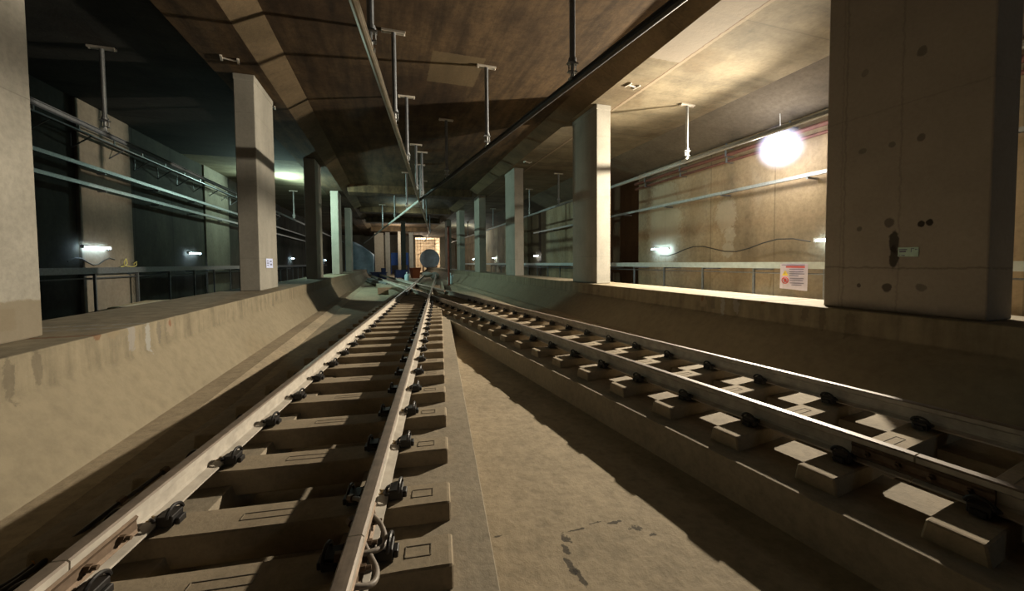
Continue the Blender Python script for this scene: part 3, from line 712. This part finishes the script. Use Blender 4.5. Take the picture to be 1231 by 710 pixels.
tag(m.build('concrete_post', M['column'], None, (-.35,60.3,-.57), 0, bevel=.02), 'grey-green post just right of the wide cream panel', 'post')
m = MB(); m.box(0.1,2.9,65.9,66.0,.9,2.95)
for x in (.15,1.5,2.82): m.box(x-.04,x+.04,65.95,66.06,-.57,2.9)
tag(m.build('blue_hoarding', M['blue_board']), 'blue hoarding board in front of the far end wall', 'hoarding')
# tarpaulin over a frame at the left
m = MB(); nx, nz = 14, 10; V = []
for j in range(nz+1):
    row = []
    for i in range(nx+1):
        u, v = i/nx, j/nz
        topz = 4.2 - 1.9*u**1.6
        z = -.2 + (topz+.2)*v
        row.append(m.bm.verts.new((-5.3+3.35*u, 50.5+1.2*v+.10*math.sin(9*u+3*v), z)))
    V.append(row)
for j in range(nz):
    for i in range(nx): m.bm.faces.new((V[j][i],V[j][i+1],V[j+1][i+1],V[j+1][i]))
o = m.build('tarpaulin', M['tarp'], smooth=True); s = o.modifiers.new('thick','SOLIDIFY'); s.thickness = .03
tag(o, 'sloping blue-grey sheet hung at the far left of the tracks', 'tarpaulin')
m = MB(); m.tube([(-5.3,51.8,-.5),(-5.3,51.8,4.3)], .05, 8); m.tube([(-1.9,51.8,-.5),(-1.9,51.8,2.4)], .05, 8); m.tube([(-5.3,51.8,4.25),(-1.9,51.8,2.35)], .04, 8); m.build('support_frame', M['galv_dark'], o)
# domed bulkhead in the lit portal
m = MB(); rings = []
for r, d in ((1.80,.0),(1.80,-.16),(1.70,-.2),(1.3,-.32),(.8,-.42),(.3,-.46),(.02,-.465)):
    rings.append([(r*math.cos(a), d, r*math.sin(a)) for a in [2*math.pi*k/36 for k in range(36)]])
m.loft(rings)
o = m.build('round_bulkhead', M['shield'], None, (6.97, 72.2, 1.98)); tag(o, 'round blue-grey bulkhead standing in the warmly lit portal', 'bulkhead')
for s in (-1,1):
    b = MB(); b.box(s*1.2-.12,s*1.2+.12,-.1,.2,-2.6,-1.2); b.build('support_leg', M['rust_post'], o)
m = MB()
for x in (4.9+.52*k for k in range(8)): m.tube([(x,73.3,-.3),(x,73.3,6.0)], .035, 6)
for z in (.9,1.9,2.9,3.7,4.3,4.9,5.5): m.tube([(4.6,73.26,z),(8.9,73.26,z)], .035, 6)
m.tube([(4.7,73.2,2.6),(8.9,73.2,5.2)], .04, 6)
tag(m.build('scaffold_grid', M['scaffold']), 'rust-coloured scaffold grid across the warmly lit portal', 'scaffold')
def sack(x, y, z, sx, sy, sz, mat, label):
    m = MB(); m.sphere((0,0,sz*.9), (sx,sy,sz), 16, 10)
    for v in m.bm.verts: v.co.x += .08*sx*math.sin(v.co.y*9+v.co.z*7); v.co.z = max(v.co.z, 0)
    return tag(m.build('filled_sack', mat, None, (x,y,z), smooth=True), label, 'sack', 'sacks by the far rails')
sack(3.55, 40.0, -.27, .55,.45,.30, M['sack'], 'white filled sack between the far rails, left of two')
sack(4.55, 42.0, -.57, .5,.4,.42, M['sack'], 'white filled sack between the far rails, right of two')
m = MB(); m.box(-.8,.8,-.5,.5,0,.75); m.box(-.9,.9,-.6,.6,.7,.8); m.box(.3,.75,-.3,.3,.8,1.25)
tag(m.build('tool_chest', M['navy'], None, (-1.3,46,-.57), .15, bevel=.03), 'dark tool chest behind the pile of pale pipes', 'chest')

# ------------------------------------------------------------------ camera, world, view
F_, PITCH, ROLL, YAW, CY = 458.574, .0371174, .0081087, .3080779, 332.4438
f = Vector((math.sin(YAW)*math.cos(PITCH), math.cos(YAW)*math.cos(PITCH), -math.sin(PITCH)))
r = Vector((math.cos(YAW), -math.sin(YAW), 0)); u = r.cross(f)
r2 = r*math.cos(ROLL) - u*math.sin(ROLL); u2 = u*math.cos(ROLL) + r*math.sin(ROLL)
cam = bpy.data.cameras.new('camera'); co = bpy.data.objects.new('camera', cam); COL.objects.link(co)
mat = Matrix(((r2.x,u2.x,-f.x,0),(r2.y,u2.y,-f.y,0),(r2.z,u2.z,-f.z,1.18),(0,0,0,1)))
co.matrix_world = mat
cam.sensor_width = 36; cam.lens = F_/1231*36; cam.shift_y = -(355-CY)/1231; cam.clip_start = .05; cam.clip_end = 400
scene.camera = co
w = bpy.data.worlds.new('world'); scene.world = w; w.use_nodes = True
w.node_tree.nodes['Background'].inputs[0].default_value = (.55,.68,.66,1); w.node_tree.nodes['Background'].inputs[1].default_value = .0035
vs = scene.view_settings; vs.view_transform = 'Standard'; vs.look = 'None'; vs.gamma = 1; vs.use_curve_mapping = False; vs.exposure = 0
